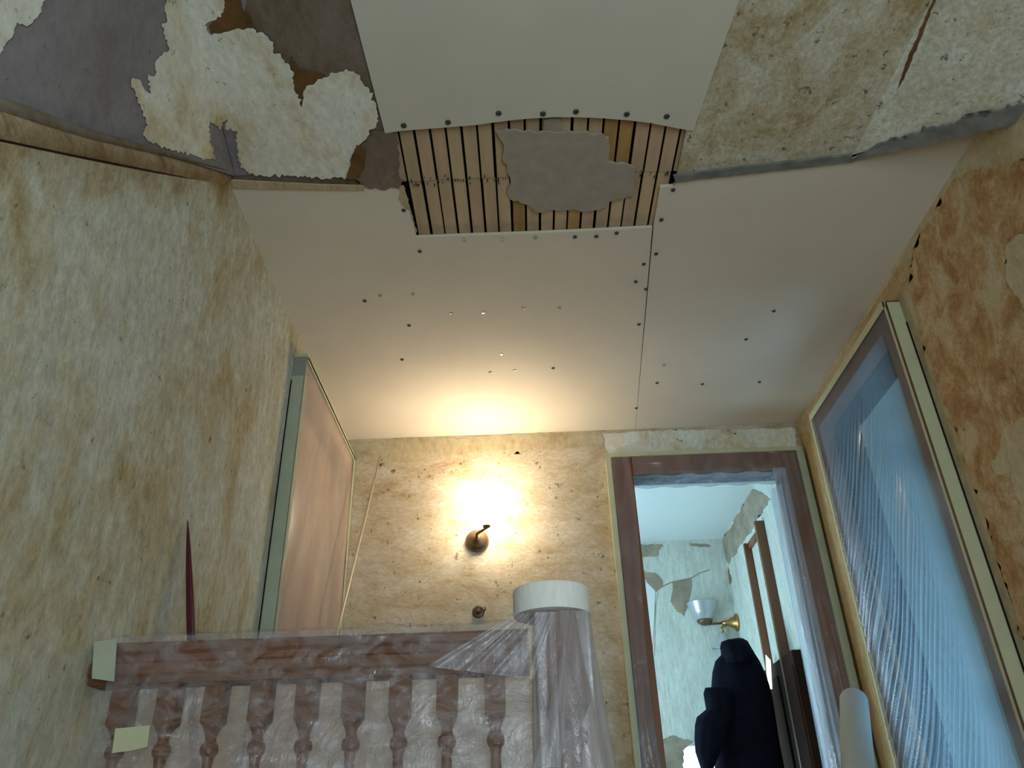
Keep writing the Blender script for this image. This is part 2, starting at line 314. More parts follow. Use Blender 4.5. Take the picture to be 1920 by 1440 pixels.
# flat strip between left flank and board, and right paper strip
A0 = pc(722, 240); A1 = ext(A0, pc(660, 0), -.8); B0 = pc(1296, 240); B1 = ext(B0, pc(1380, 0), -.8)
slab('old_plaster', [Lp[0] + Vector((-.02, .03, .002)), pc(680, 352) + Vector((0, 0, .002)), pc(748, 350) + Vector((0, 0, .002)), A0 + Vector((.02, 0, .002)), A1 + Vector((.02, 0, .002)), Vector((e1.x, A1.y, H + .002)), e1 + Vector((-.02, 0, .002))], (0, 0, .012), MT['brownplaster'], ce)
slab('old_paper', [B0 + Vector((-.012, 0, 0)), pc(1268, 334), Rp[0], ext(Rp[0], Rp[1], -.8), B1], (0, 0, .012), MT['nearpaper'], ce)
slab('flank_paper', [Rp[0], ext(Rp[0], Rp[1], .2), ext(Rp[0], Rp[2], .2) + Vector((.0, 0, -.03)), Rp[2] + (Rp[2] - Rp[0]) * .02], (0, 0, .012), MT['flankpaper'], ce)
# grey strip on the right along the paper's end
sheet('edge_strip', jag([(1262, 326), (1400, 309), (1597, 287), (1598, 300), (1440, 318), (1266, 338)], .5, 14), pc, Vector((0, 0, -.001)), Vector((0, 0, -.008)), MT['greystrip'], ce)
sheet('edge_strip', [(1597, 299)] + jag([(1640, 272), (1720, 246), (1820, 217), (1930, 190)], 5, 9, keep=(3,)) + [(1930, 222), (1760, 262)], pR, Vector((0, 0, -.001)), Vector((0, 0, -.008)), MT['greystrip'], ce)
# plaster board panels (parts of the ceiling), undersides at H
arc = [(722, 247), (757, 242), (800, 239), (850, 235), (890, 232), (925, 227), (965, 222), (1000, 219), (1040, 217), (1080, 217), (1130, 219), (1180, 223), (1220, 228), (1260, 236), (1299, 243)]
bdA = slab('plasterboard_panel', [pc(*p) - Vector((0, 0, .006)) for p in arc] + [B1 + Vector((0, 0, -.006)), A1 + Vector((0, 0, -.006))], (0, 0, .012), MT['boardgrey'], ce)
bdA['label'] = 'greyish plasterboard panel at the top of the view with a wavy lower edge'
bl = Vector((XL, YB, H)); br = Vector((XR, YB, H)); sm = pc(1190, 808); sm.y = YB
ptsB = [Vector((XL, 1.755, H))] + [pc(*p) for p in [(560, 351), (680, 351), (742, 349), (749, 362), (746, 376), (757, 392), (768, 400), (776, 425), (781, 446), (880, 442), (1000, 438), (1110, 433), (1223, 427)]] + [sm, bl]
bdB = slab('plasterboard_panel', ptsB, (0, 0, .012), MT['board'], ce)
g = Vector((.0009, 0, 0))
ptsC = [pc(1225, 427) + g, pc(1238, 352), pc(1262, 350), pc(1274, 338), pc(1440, 320), pc(1600, 301)] + [Vector((1.2, 1.60, H)), Vector((XR, 1.46, H)), br, sm + g]
bdC = slab('plasterboard_panel', [p + Vector((0, 0, .0008)) for p in ptsC], (0, 0, .012), MT['board'], ce)
# laths: upper and lower runs meeting on a joist
X0, PIT = -0.316, 0.04533
JY = 1.80
for k in range(-1, 19):
    xa = X0 + k * PIT + .0035; xb = X0 + (k + 1) * PIT - .0035
    for run in (0, 1):
        if run == 1 and (xb < -.30 or xa > .485): continue
        if run == 0 and k == -1 and xa < -.37: continue
        j = .0015 * random.uniform(-1, 1); dz = random.uniform(0, .003)
        y0, y1 = (1.50, JY - .002) if run == 0 else (JY + .002, 2.07)
        m = MT['lath_c'] if (k in (13, 14) and run == 0) or (k in (7, 11) and run == 1) or random.random() < .06 else (MT['lath_b'] if random.random() < .45 else MT['lath_a'])
        bm = bmesh.new(); box(bm, (xa + j, y0, H + .013 + dz), (xb + j, y1, H + .021 + dz))
        bmesh.ops.bevel(bm, geom=[e for e in bm.edges if abs((e.verts[0].co - e.verts[1].co).y) > .1], offset=.0012, segments=1, affect='EDGES')
        link('lath', bm, m, ce)
# rough nails and splinters where the laths butt
bm = bmesh.new()
for i in range(70):
    x = random.uniform(-.33, .02) if i < 52 else random.uniform(.3, .5); y = JY + random.gauss(0, .009); a = random.uniform(.001, .0028)
    box(bm, (x, y, H + .009), (x + a, y + a * random.uniform(1, 5), H + .014))
nl = link('nail', bm, MT['void'], ce); nl['kind'] = 'stuff'; nl['label'] = 'dark nail heads and splinters along the lath joint'
# old plaster left on the laths and rubble at the left
z2p = lambda L: [(x / 2.526 + 620, y / 2.526 + 180) for x, y in L]
sheet('plaster_remnant', jag(z2p([(778, 168), (900, 172), (1060, 180), (1180, 178), (1275, 182), (1318, 205), (1318, 318), (1390, 325), (1440, 345), (1440, 470), (1380, 492), (1310, 515), (1270, 545), (1180, 550), (1050, 541), (985, 556), (920, 515), (850, 490), (838, 440), (852, 400), (835, 350), (812, 300), (820, 250)]), 3, 9), pc, Vector((0, 0, .012)), Vector((0, 0, -.010)), MT['remnant'], ce)
sheet('plaster_remnant', jag(z2p([(1010, 125), (1090, 118), (1100, 180), (1010, 178)]), 2, 8), pc, Vector((0, 0, .012)), Vector((0, 0, -.004)), MT['remnant'], ce)
sheet('plaster_rubble', jag([(700, 246), (735, 245), (746, 262), (748, 300), (752, 345), (746, 352), (690, 352), (665, 335), (668, 300), (680, 268)], 4, 9), pc, Vector((0, 0, .001)), Vector((0, 0, -.005)), MT['brownplaster'], ce)
sheet('old_plaster', jag([(748, 352), (756, 352), (782, 438), (778, 440), (766, 404), (754, 392), (745, 372)], 1.5, 8), pc, Vector((0, 0, .011)), Vector((0, 0, -.004)), MT['lath_a'], ce)
# torn paper layers and stains on the near ceiling, each laid on the surface it sticks to
LS = ((440, 330), (354, 0)); dn = Vector((.0012, .0, -.0015))
z1p = lambda L: [(x / 2.5263, y / 2.5263) for x, y in L]     # outlines read from an enlarged crop
sheet('torn_paper', jag(z1p([(775, -60), (1060, -60), (1060, 20), (1045, 60), (1000, 95), (960, 120), (1000, 165), (1060, 150), (1100, 140), (1150, 140), (1195, 132), (1215, 155), (1255, 165), (1275, 190), (1290, 240), (1330, 270), (1375, 330), (1385, 390), (1400, 440), (1428, 505), (1436, 430), (1450, 405), (1480, 400), (1530, 365), (1590, 345), (1640, 325), (1680, 345), (1715, 390), (1760, 455), (1780, 500), (1790, 570), (1740, 640), (1690, 690), (1680, 740), (1650, 790), (1640, 835), (1550, 842), (1400, 830), (1180, 820), (1135, 790), (1130, 740), (1115, 640), (1125, 615), (1065, 605), (1075, 560), (1050, 575), (1045, 610), (1020, 590), (995, 565), (985, 600), (1000, 690), (1020, 755), (930, 735), (800, 700), (700, 665), (675, 635), (700, 590), (690, 560), (650, 470), (620, 395), (625, 365), (660, 375), (680, 415), (715, 440), (700, 350), (730, 360), (735, 290), (770, 250), (800, 235), (780, 165), (765, 110), (790, 90)]), 3.6, 6),
      pL, dn, Vector((.0006, 0, -.0022)), MT['white'], ce, split=LS)
sheet('torn_paper', jag(z1p([(-60, -60), (210, -60), (195, 50), (150, 105), (125, 120), (80, 100), (60, 160), (25, 200), (0, 250), (-60, 300)]), 2.2, 6), pL, dn, Vector((.0006, 0, -.0015)), MT['white'], ce, split=LS)
sheet('old_plaster', jag([(352, -40), (470, -40), (440, 120), (455, 250), (470, 328), (441, 329), (400, 170)], 1, 9), pL, dn * .3, Vector((0, 0, -.0003)), MT['greyplaster'], ce, split=LS)
# the grey plaster continues on the flat strip's left part, brown stain patches
sheet('stain', jag(z1p([(1060, -60), (1130, -60), (1150, 40), (1190, 80), (1195, 128), (1150, 145), (1080, 150), (1005, 165), (985, 125), (1010, 95), (1050, 60)]), 2, 7), pL, dn * .8, Vector((.0002, 0, -.0006)), MT['stain'], ce, split=LS)
sheet('stain', jag(z1p([(1375, 260), (1420, 320), (1500, 345), (1540, 350), (1480, 410), (1445, 420), (1428, 500), (1400, 430), (1385, 350)]), 2, 7), pL, dn * .8, Vector((0, 0, -.0006)), MT['stain'], ce)
sheet('stain', jag(z1p([(1690, 680), (1735, 700), (1730, 790), (1700, 840), (1640, 838), (1660, 780), (1665, 740)]), 2, 7), pL, Vector((0, 0, -.005)), Vector((0, 0, -.0008)), MT['stain'], ce)
sheet('paper_seam', jag([(1753, -10), (1758, -10), (1703, 128), (1684, 165), (1697, 120)], 1.2, 7), pR, Vector((0, 0, -.0005)), Vector((0, 0, -.001)), MT['stain'], ce, split=((1600, 290), (1745, 0)))
# screws
def screw_mesh(r):
    bm = bmesh.new(); lathe(bm, [(r, 0), (r, -.0016), (r * .82, -.0024), (r * .42, -.0022), (r * .34, -.0008)], Vector((0, 0, 0)), Vector((0, 0, 1)), 12)
    return bm
bmm = screw_mesh(.0062); bmesh.ops.recalc_face_normals(bmm, faces=bmm.faces); sme = bpy.data.meshes.new('screw'); bmm.to_mesh(sme); bmm.free(); sme.materials.append(MT['screw'])
smb = sme.copy(); smb.materials.clear(); smb.materials.append(MT['screwbright'])
def screws(lst, parent, z, mesh=None, s=1.0):
    for x, y in lst:
        o = bpy.data.objects.new('screw', mesh or sme); COL.objects.link(o); o.parent = parent; o.location = at(x, y, 2, z); o.scale = (s,) * 3
for _m in (sme, smb):
    for _v in _m.vertices: _v.co *= 1.2
screws([(757, 235), (840, 229), (935, 212), (1018, 213), (1080, 209), (1175, 214), (1250, 218)], bdA, H - .006, s=1.15)
screws([(1078, 444), (1118, 443), (1156, 437), (757, 394), (684, 564), (767, 610), (754, 674), (1037, 690), (919, 698), (787, 471)], bdB, H)
screws([(870, 450), (942, 449), (1004, 445), (713, 554), (774, 551), (846, 588), (906, 587), (981, 579), (1049, 577), (940, 664), (965, 694)], bdB, H, smb, .95)
screws([(1262, 356), (1240, 412), (1230, 476), (1207, 495), (1192, 528), (1211, 542), (1198, 608), (1451, 583), (1399, 636), (1317, 720), (1424, 716), (1232, 718), (1193, 765)], bdC, H)
screws([(1245, 685)], bdC, H, smb)

# ------------------------------------------------------------------ tan cove under the left flank, right wall papers
def ribbon(name, top, bot, off0, off1, mat, parent=None):
    """strip between two lines of points, bulging by offsets"""
    bm = bmesh.new(); rows = []
    for a, b in zip(top, bot):
        row = []
        for i in range(6):
            t = i / 5; p = a.lerp(b, t) + off0 * (1 - t) + off1 * math.sin(math.pi * t)
            row.append(bm.verts.new(p))
        rows.append(row)
    for r, q in zip(rows, rows[1:]):
        for i in range(5): bm.faces.new((r[i], r[i + 1], q[i + 1], q[i]))
    rr = bmesh.ops.extrude_face_region(bm, geom=bm.faces[:])
    for v in rr['geom']:
        if isinstance(v, bmesh.types.BMVert): v.co.x = XL + .0 if off1.x > 0 else XR
    return link(name, bm, mat, parent, True)
tx = [(-30, 182, 258), (60, 214, 277), (140, 243, 293), (220, 264, 309), (300, 288, 325), (360, 306, 336), (420, 324, 345)]
cove = ribbon('trim_1', [at(x, t, 0, XL) for x, t, b in tx], [at(x, b, 0, XL) for x, t, b in tx], Vector((.012, 0, 0)), Vector((.016, 0, 0)), MT['covetan'])
struct(cove, 'tan papered cove strip running down along the left wall')
gp = [(-30, 254), (60, 273), (140, 290), (220, 306), (300, 321), (360, 331)]
crk = ribbon('trim_2', [at(x, y, 0, XL) for x, y in gp], [at(x, y + 5, 0, XL) for x, y in gp], Vector((.002, 0, 0)), Vector((.002, 0, 0)), MT['darkwood']); struct(crk, 'dark gap line under the cove strip')
tx = [(-30, 180, 222), (60, 212, 250), (140, 241, 270), (220, 263, 286), (300, 287, 298), (360, 305, 311), (424, 323, 327)]
lip = ribbon('trim_3', [at(x, t, 0, XL) for x, t, b in tx], [at(x, b, 0, XL) for x, t, b in tx], Vector((.022, 0, 0)), Vector((.016, 0, 0)), MT['brownplaster']); struct(lip, 'broken dark plaster lip above the tan cove strip')
tx = [(426, 336, 347), (520, 341, 350), (600, 345, 351), (684, 347, 352)]
sheet('old_plaster', [(a, t - 1) for a, t, b in tx] + [(a, b + 2) for a, t, b in tx][::-1], pc, Vector((0, 0, -.001)), Vector((0, 0, -.006)), MT['tan'], ce)
prw = lambda x, y: at(x, y, 0, XR); inw = Vector((-.0022, 0, 0))
wr = bpy.data.objects['wall_right']; wl = bpy.data.objects['wall_left']
sheet('backing_paper', jag([(1795, 332), (1830, 318), (1880, 308), (1960, 292), (1960, 1230), (1915, 1190), (1895, 1120), (1870, 1040), (1845, 950), (1815, 880), (1790, 800), (1765, 740), (1745, 680), (1728, 640), (1725, 590), (1705, 530), (1712, 480), (1740, 420), (1765, 370)], 5, 9, keep=(3,)), prw, inw * .2, inw, MT['brown'], wr)
sheet('torn_paper', jag([(1925, 780), (1885, 800), (1878, 840), (1862, 870), (1875, 890), (1900, 885), (1905, 930), (1935, 960)], 4, 8), prw, inw * 1.2, inw, MT['right'], wr)
sheet('torn_paper', jag([(1888, 460), (1910, 440), (1940, 450), (1940, 600), (1915, 560), (1890, 520)], 4, 8), prw, inw * 1.2, inw, MT['right'], wr)
# papers at the ceiling line on left wall: ochre border stripe
False and sheet('torn_paper', jag([(438, 352), (470, 424), (510, 548), (552, 636), (576, 668), (560, 672), (528, 628), (482, 540), (456, 460)], 3, 9), lambda x, y: at(x, y, 0, XL), Vector((.0003, 0, 0)), Vector((.0015, 0, 0)), MT['ochre'], wl)
sheet('torn_paper', jag([(1130, 812), (1300, 806), (1490, 803), (1494, 838), (1300, 846), (1140, 852)], 2, 9), lambda x, y: at(x, y, 1, YB), Vector((0, -.0003, 0)), Vector((0, -.0015, 0)), MT['white'], bpy.data.objects['wall_back'])
sheet('torn_paper', jag([(656, 826), (900, 818), (1128, 812), (1128, 838), (900, 850), (700, 872), (656, 870)], 4, 9), lambda x, y: at(x, y, 1, YB), Vector((0, -.0003, 0)), Vector((0, -.0015, 0)), MT['right'], bpy.data.objects['wall_back'])

# ------------------------------------------------------------------ left doorway: frame, closed door, film, tape
d1 = empty('door_1'); struct(d1, 'doorway in the left wall, sealed under film')
FX = XL + .042
boxes('frame_post', [((XL, 2.572, 0), (FX, 2.66, 2.205))], MT['pinkpaint'], d1)
boxes('frame_post', [((XL, 3.43, 0), (FX, 3.515, 2.205))], MT['pinkpaint'], d1)
boxes('frame_head', [((XL, 2.66, 2.12), (FX, 3.43, 2.205))], MT['pinkpaint'], d1)
boxes('door_leaf', [((XL - .06, 2.662, .01), (XL - .025, 3.428, 2.118))], MT['pinkpaint'], d1)
def film_grid(name, P, mat, parent, nu, nv, disp, smooth=True):
    """P(u,v) -> point, disp(u,v) -> offset vector"""
    bm = bmesh.new(); g = [[bm.verts.new(P(i / nu, j / nv) + disp(i / nu, j / nv)) for j in range(nv + 1)] for i in range(nu + 1)]
    for i in range(nu):
        for j in range(nv): bm.faces.new((g[i][j], g[i + 1][j], g[i + 1][j + 1], g[i][j + 1]))
    return link(name, bm, mat, parent, smooth)
f1 = empty('plastic_film'); tag(f1, 'beige-looking plastic film taped over the left doorway beside the leaning rod', 'plastic film')
film_grid('sheet', lambda u, v: Vector((FX + .004, 2.574 + u * .936, .0 + v * 2.20)), MT['filmleft'], f1, 60, 50,
          lambda u, v: Vector((.002 + .004 * math.sin(26 * (u - .7 * v * v) + 3 * v) * math.exp(-((v - .45) * 2.6) ** 2), 0, 0)))
boxes('tape_strip', [((XL + .001, 2.5695, .0), (FX + .005, 2.5715, 2.12))], MT['tapegreen'], f1)
boxes('tape_strip', [((FX + .007, 2.571, .0), (FX + .0085, 2.60, 2.13))], MT['tapegreen'], f1)
boxes('tape_strip', [((XL + .001, 2.5685, 2.12), (FX + .008, 2.571, 2.205))], MT['tapedark'], f1)
boxes('tape_strip', [((FX + .007, 2.585, 2.193), (FX + .0085, 3.515, 2.215))], MT['tape'], f1)
boxes('tape_strip', [((XL + .001, 2.572, 2.2052), (FX + .0085, 3.515, 2.222))], MT['tape'], f1)
boxes('tape_strip', [((FX + .007, 3.488, .0), (FX + .0085, 3.515, 2.193))], MT['tape'], f1)
bm = bmesh.new(); tube(bm, [(XL + .001, 2.566, z / 10) for z in range(1, 22)], .003, 6); link('gap_line', bm, MT['void'], f1)

# ------------------------------------------------------------------ right doorway
d2 = empty('door_2'); struct(d2, 'doorway in the right wall opening on a daylit room')
GX = XR - .042
boxes('frame_post', [((GX, 2.335, 0), (XR, 2.42, 2.20))], MT['wood'], d2)
boxes('frame_post', [((GX, 3.14, 0), (XR, 3.218, 2.20))], MT['wood'], d2)
boxes('frame_head', [((GX, 2.42, 2.10), (XR, 3.14, 2.20))], MT['wood'], d2)
boxes('door_lining', [((XR, 2.40, 0), (XR + .12, 2.42, 2.10)), ((XR, 3.14, 0), (XR + .12, 3.16, 2.10)), ((XR, 2.42, 2.10), (XR + .12, 3.14, 2.12))], MT['wood'], d2)
f2 = empty('plastic_film'); tag(f2, 'bluish pleated plastic film taped over the tall right doorway', 'plastic film')
def pleat_wave(u, v):
    d = 1 - v; u = u * .87; q = d - .75 * math.sqrt(max(u, .0001))
    lim = .17 + .03 * noise.noise(Vector((q * 9, 2, 3))); dd = d - .085 - .02 * noise.noise(Vector((u * 20, 1, 1)))
    env = max(0, min(1, (u - lim) * 7)) * max(0, min(1, dd * 22)) * (.35 + .65 * max(0, min(1, d * 3)))
    if d > .62 and u < .25: env = max(env, .5 * min(1, (d - .62) * 9) * max(0, min(1, (u - .08) * 12)))
    n = noise.noise(Vector((q * 7, u * 1.3, 5))); n2 = noise.noise(Vector((q * 22, u * 2.2, 1)))
    ph = 265 * q + 2.5 * n2 + 3 * n
    w = math.sin(ph) * (.6 + .9 * n) + .45 * math.sin(2.37 * ph + 1 + 3 * n2)
    return env, w
def pleats(u, v):
    env, w = pleat_wave(u, v)
    return Vector((-.008 - .0052 * env * w - .010 * env * noise.noise(Vector((u * 4, v * 2, 9))), 0, 0))
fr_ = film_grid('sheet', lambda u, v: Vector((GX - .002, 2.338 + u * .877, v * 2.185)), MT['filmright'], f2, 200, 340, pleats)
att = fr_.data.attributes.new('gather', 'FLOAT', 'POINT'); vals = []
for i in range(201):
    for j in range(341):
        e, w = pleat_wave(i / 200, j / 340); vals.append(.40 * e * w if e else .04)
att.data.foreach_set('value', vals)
boxes('tape_strip', [((GX - .004, 2.3325, 0), (XR - .001, 2.3345, 2.19))], MT['tape'], f2)
boxes('tape_strip', [((GX - .014, 2.333, 0), (GX - .0125, 2.345, 2.20))], MT['tape'], f2)
boxes('tape_strip', [((GX - .014, 2.335, 2.175), (GX - .0125, 3.222, 2.205))], MT['tape'], f2)
boxes('tape_strip', [((GX - .014, 3.206, 0), (GX - .0125, 3.222, 2.175))], MT['tape'], f2)
bm = bmesh.new(); tube(bm, [(XR - .001, 2.329, z / 10) for z in range(0, 22)], .003, 6); link('gap_line', bm, MT['void'], f2)
# paper border between film head and ceiling
sheet('torn_paper', jag([(1494, 798), (1660, 540), (1700, 475), (1712, 500), (1690, 556), (1668, 585), (1522, 806), (1508, 812)], 1.5, 12), prw, inw * .1, inw * .4, MT['tan'], wr)
sheet('torn_paper', jag([(1500, 812), (1545, 815), (1640, 1085), (1745, 1440), (1640, 1440), (1545, 1000), (1510, 850)], 1, 14), prw, inw * .1, inw * .6, MT['ochre'], wr)

# ------------------------------------------------------------------ back doorway
d3 = empty('door_3'); struct(d3, 'brown framed doorway in the back wall, open')
fy0, fy1 = YB - .03, YB
boxes('frame_post', [((.435, fy0, 0), (.53, fy1, 2.165))], MT['wood'], d3, .004)
boxes('frame_post', [((1.245, fy0, 0), (1.322, fy1, 2.165))], MT['wood'], d3, .004)
boxes('frame_head', [((.53, fy0, 2.07), (1.245, fy1, 2.165))], MT['wood'], d3, .004)
boxes('door_lining', [((.515, YB, 0), (.53, YB + .12, 2.07)), ((1.245, YB, 0), (1.26, YB + .12, 2.07)), ((.53, YB, 2.07), (1.245, YB + .12, 2.085))], MT['wood'], d3)
f3 = empty('plastic_film'); tag(f3, 'thin plastic film wrapped round the open brown back door frame', 'plastic film')
wv = lambda k: (lambda u, v: Vector((0, -.006 - .004 * math.sin(k * u + 5 * v) - .006 * noise.noise(Vector((u * 6, v * 5, k))), 0)))
film_grid('sheet', lambda u, v: Vector((.425 + u * (.085 + .012 * math.sin(9 * v)), fy0 - .001, v * 2.16)), MT['filmdoor'], f3, 8, 60, wv(9))
film_grid('sheet', lambda u, v: Vector((.53 + u * .72, fy0 - .001, 2.045 - .02 * u + v * (.115 + .02 * u))), MT['filmdoor'], f3, 60, 8, wv(22))
film_grid('sheet', lambda u, v: Vector((.53 + u * .71, fy0 + .005 + v * .155, 2.062)), MT['filmdoorthick'], f3, 40, 8, lambda u, v: Vector((0, 0, -.003 - .004 * math.sin(30 * u + 4 * v))))
bx = lambda v: 1.19 - .05 * (1 - v)
film_grid('sheet', lambda u, v: Vector((bx(v) + u * (1.250 - bx(v)), fy0 - .002, v * 2.07)), MT['filmdoorthick'], f3, 16, 70, wv(14))
film_grid('sheet', lambda u, v: Vector((1.250 + u * .072, fy0 - .002, v * 2.15)), MT['filmdoor'], f3, 12, 70, wv(12))
film_grid('sheet', lambda u, v: Vector((1.235, fy0 + u * .28, v * 2.03)), MT['filmdoorthick'], f3, 24, 40, lambda u, v: Vector((-.012 * math.sin(8 * u + 3 * v), 0, 0)))
boxes('tape_strip', [((.407, fy0 - .004, 0), (.432, YB - .001, 2.17))], MT['tape'], f3)
boxes('tape_strip', [((.407, fy0 - .010, 2.158), (1.345, YB - .001, 2.178))], MT['tape'], f3)
boxes('tape_strip', [((1.318, fy0 - .012, 0), (1.352, YB - .001, 2.158))], MT['tapegreen'], f3)
bm = bmesh.new(); tube(bm, [(1.362, YB - .006, z / 10) for z in range(0, 22)], .003, 6); link('gap_line', bm, MT['void'], f3)

# ------------------------------------------------------------------ far room details
pf = lambda x, y: at(x, y, 1, YF); pfr = lambda x, y: at(x, y, 0, XR)
wf = bpy.data.objects['wall_far']; wfr = bpy.data.objects['wall_far_right']; fo = Vector((0, -.002, 0)); ro = Vector((-.002, 0, 0))
z7 = lambda L: [(1180 + x / 3.272, 1000 + y / 3.272) for x, y in L]
sheet('bare_or_lit_plaster', jag(z7([(60, 68), (195, 66), (208, 80), (180, 105), (178, 140), (60, 145)]), 1.2, 5), pf, fo * .2, fo, MT['roomplaster'], wf)
sheet('bare_or_lit_plaster', jag(z7([(80, 230), (160, 245), (200, 285), (205, 325), (165, 352), (85, 270)]), 1.2, 5), pf, fo * .2, fo, MT['roomplaster'], wf)
sheet('bare_or_lit_plaster', jag(z7([(265, 300), (380, 278), (382, 340), (362, 430), (335, 510), (290, 480), (250, 420), (262, 370)]), 1.2, 5), pf, fo * .2, fo, MT['roomplaster'], wf)
sheet('bare_or_lit_plaster', jag(z7([(360, 62), (480, 66), (500, 85), (380, 78)]), 1, 5), pf, fo * .2, fo, MT['roomplaster'], wf)
sheet('bare_or_lit_plaster', jag(z7([(205, 1268), (260, 1240), (300, 1255), (390, 1275), (330, 1335), (330, 1450), (215, 1450)]), 2, 5), pf, fo * .2, fo, MT['roomplaster'], wf)
bm = bmesh.new(); tube(bm, [pf(*p) + fo for p in z7([(160, 355), (205, 325), (260, 300), (380, 275), (430, 245), (490, 225)])], .003, 5); tube(bm, [pf(*p) + fo for p in z7([(160, 355), (155, 500), (145, 650), (142, 740)])], .004, 5)
link('crack', bm, MT['roomplaster'], wf)
sheet('bare_or_lit_plaster', jag([(1352, 1018), (1411, 917), (1446, 935), (1366, 1058), (1352, 1040)], 3, 6), pfr, ro * .2, ro, MT['roomplaster'], wfr)
sheet('bare_or_lit_plaster', jag([(1366, 1058), (1372, 1090), (1362, 1108), (1358, 1106), (1364, 1080)], 1.2, 4), pfr, ro * .2, ro, MT['wood'], wfr)
boxes('wall_side_panel', [((-.05, 5.0, 0), (.80, YF, 2.35))], MT['roomceil']) if False else None
# daylit window low in the far wall
w1_ = empty('window_1'); struct(w1_, 'bright daylit window low behind the coat')
boxes('pane', [((.90, YF + .06, .0), (1.12, YF + .07, 1.06))], MT['pane'], w1_)
w2_ = empty('window_2'); struct(w2_, 'thin slit of daylight beside the coat')
sheet('pane', [(1436, 1228), (1445, 1238), (1448, 1292), (1443, 1292), (1438, 1262)], lambda x, y: at(x, y, 0, XR - .06), Vector((0, 0, 0)), Vector((-.002, 0, 0)), MT['pane'], w2_)
sheet('bare_or_lit_plaster', [(1205, 1092), (1214, 1094), (1226, 1106), (1232, 1112), (1228, 1140), (1226, 1230), (1205, 1230)], pf, fo * 1.4, fo, MT['roomceil'], wf)  # bright wedge of window light painted on as a pale patch
# cupboard on the far room's right wall
cb = empty('cupboard'); tag(cb, 'tall dark wood cupboard with a pale upper panel behind the hanging coat', 'cupboard')
boxes('stile', [((XR - .052, 4.63, 0), (XR - .001, 4.655, 2.09))], MT['wood'], cb, .003)
boxes('stile', [((XR - .052, 4.33, 0), (XR - .001, 4.36, 2.12))], MT['wood'], cb, .003)
boxes('rail', [((XR - .03, 4.36, 2.05), (XR - .001, 4.62, 2.09))], MT['wood'], cb, .003)
boxes('panel', [((XR - .012, 4.36, 1.35), (XR - .001, 4.62, 2.05))], MT['roomwall'], cb)
boxes('body', [((XR - .05, 4.14, .0), (XR - .001, 4.70, 1.37))], MT['darkwood'], cb, .003)
boxes('door_panel', [((XR - .054, 4.16, .1), (XR - .05, 4.28, 1.30))], MT['darkwood'], cb, .003); boxes('door_panel', [((XR - .058, 4.44, .1), (XR - .05, 4.66, 1.30))], MT['darkwood'], cb, .003)
# double-arm gas lamp bracket
gl_ = empty('wall_bracket_lamp'); tag(gl_, 'double brass wall bracket lamp with two frosted glass shades in the far room', 'wall lamp')
bp0 = Vector((XR, 5.16, 0)); c0 = at(1383, 1167, 0, XR); yb = c0.y
bm = bmesh.new(); lathe(bm, [(.055, 0), (.055, .012), (.04, .02), (.03, .04), (.014, .07), (.012, .10)], Vector((XR, yb, c0.z)), Vector((-1, 0, 0)), 20); link('backplate', bm, MT['brass'], gl_, True)
s1 = at(1322, 1168, 1, yb); s2 = at(1355, 1183, 1, yb)
bm = bmesh.new(); tube(bm, [(XR - .08, yb, c0.z), (s1.x + .02, yb, c0.z - .005), (s1.x, yb, s1.z)], .007, 8); link('arm', bm, MT['bronze'], gl_, True)
bm = bmesh.new(); lathe(bm, [(.018, -.02), (.05, .0), (.05, .012), (.012, .02)], s1 + Vector((0, 0, .005)), Vector((0, 0, 1)), 16); link('gallery', bm, MT['bronze'], gl_, True)
bm = bmesh.new(); lathe(bm, [(.05, 0), (.07, .02), (.088, .06), (.10, .105), (.104, .11), (.096, .105), (.082, .06), (.05, .005)], s1 + Vector((0, 0, .02)), Vector((0, 0, 1)), 24, cap=False); o = link('glass_shade', bm, MT['glassshade'], gl_, True)
bm = bmesh.new(); tube(bm, [(XR - .07, yb, c0.z - .005), (s2.x, yb, c0.z - .03), (s2.x, yb, s2.z - .02)], .009, 8); link('arm', bm, MT['brass'], gl_, True)
bm = bmesh.new(); lathe(bm, [(.022, 0), (.036, -.02), (.042, -.06), (.062, -.10), (.066, -.105), (.058, -.098), (.036, -.06), (.02, -.005)], Vector((s2.x - .005, yb, s2.z - .015)), Vector((0.15, 0, 1)), 24, cap=False); link('glass_shade', bm, MT['glassshade'], gl_, True)

# coat on a stand
cs = empty('coat_stand'); tag(cs, 'dark upright coat stand almost hidden inside the hanging coat', 'coat stand')
cc = at(1396, 1300, 1, 4.35)
bm = bmesh.new(); tube(bm, [(cc.x, 4.40, .03), (cc.x, 4.40, 1.38)], .014, 10); link('pole', bm, MT['darkwood'], cs, True)
bm = bmesh.new(); lathe(bm, [(.15, 0), (.15, .02), (.03, .05)], Vector((cc.x, 4.40, 0)), Vector((0, 0, 1)), 20); link('base', bm, MT['darkwood'], cs, True)
ct = empty('hanging_coat'); tag(ct, 'navy black hooded coat hanging in the open back doorway', 'coat')
rows = [(1198, 1374, 1394, .03), (1203, 1358, 1402, .05), (1214, 1351, 1408, .07), (1228, 1352, 1416, .08), (1240, 1341, 1424, .09), (1260, 1336, 1433, .11), (1285, 1334, 1442, .12), (1310, 1333, 1448, .13), (1350, 1336, 1454, .14), (1400, 1340, 1462, .14), (1450, 1341, 1472, .15), (1500, 1344, 1480, .15), (1600, 1346, 1490, .15)]
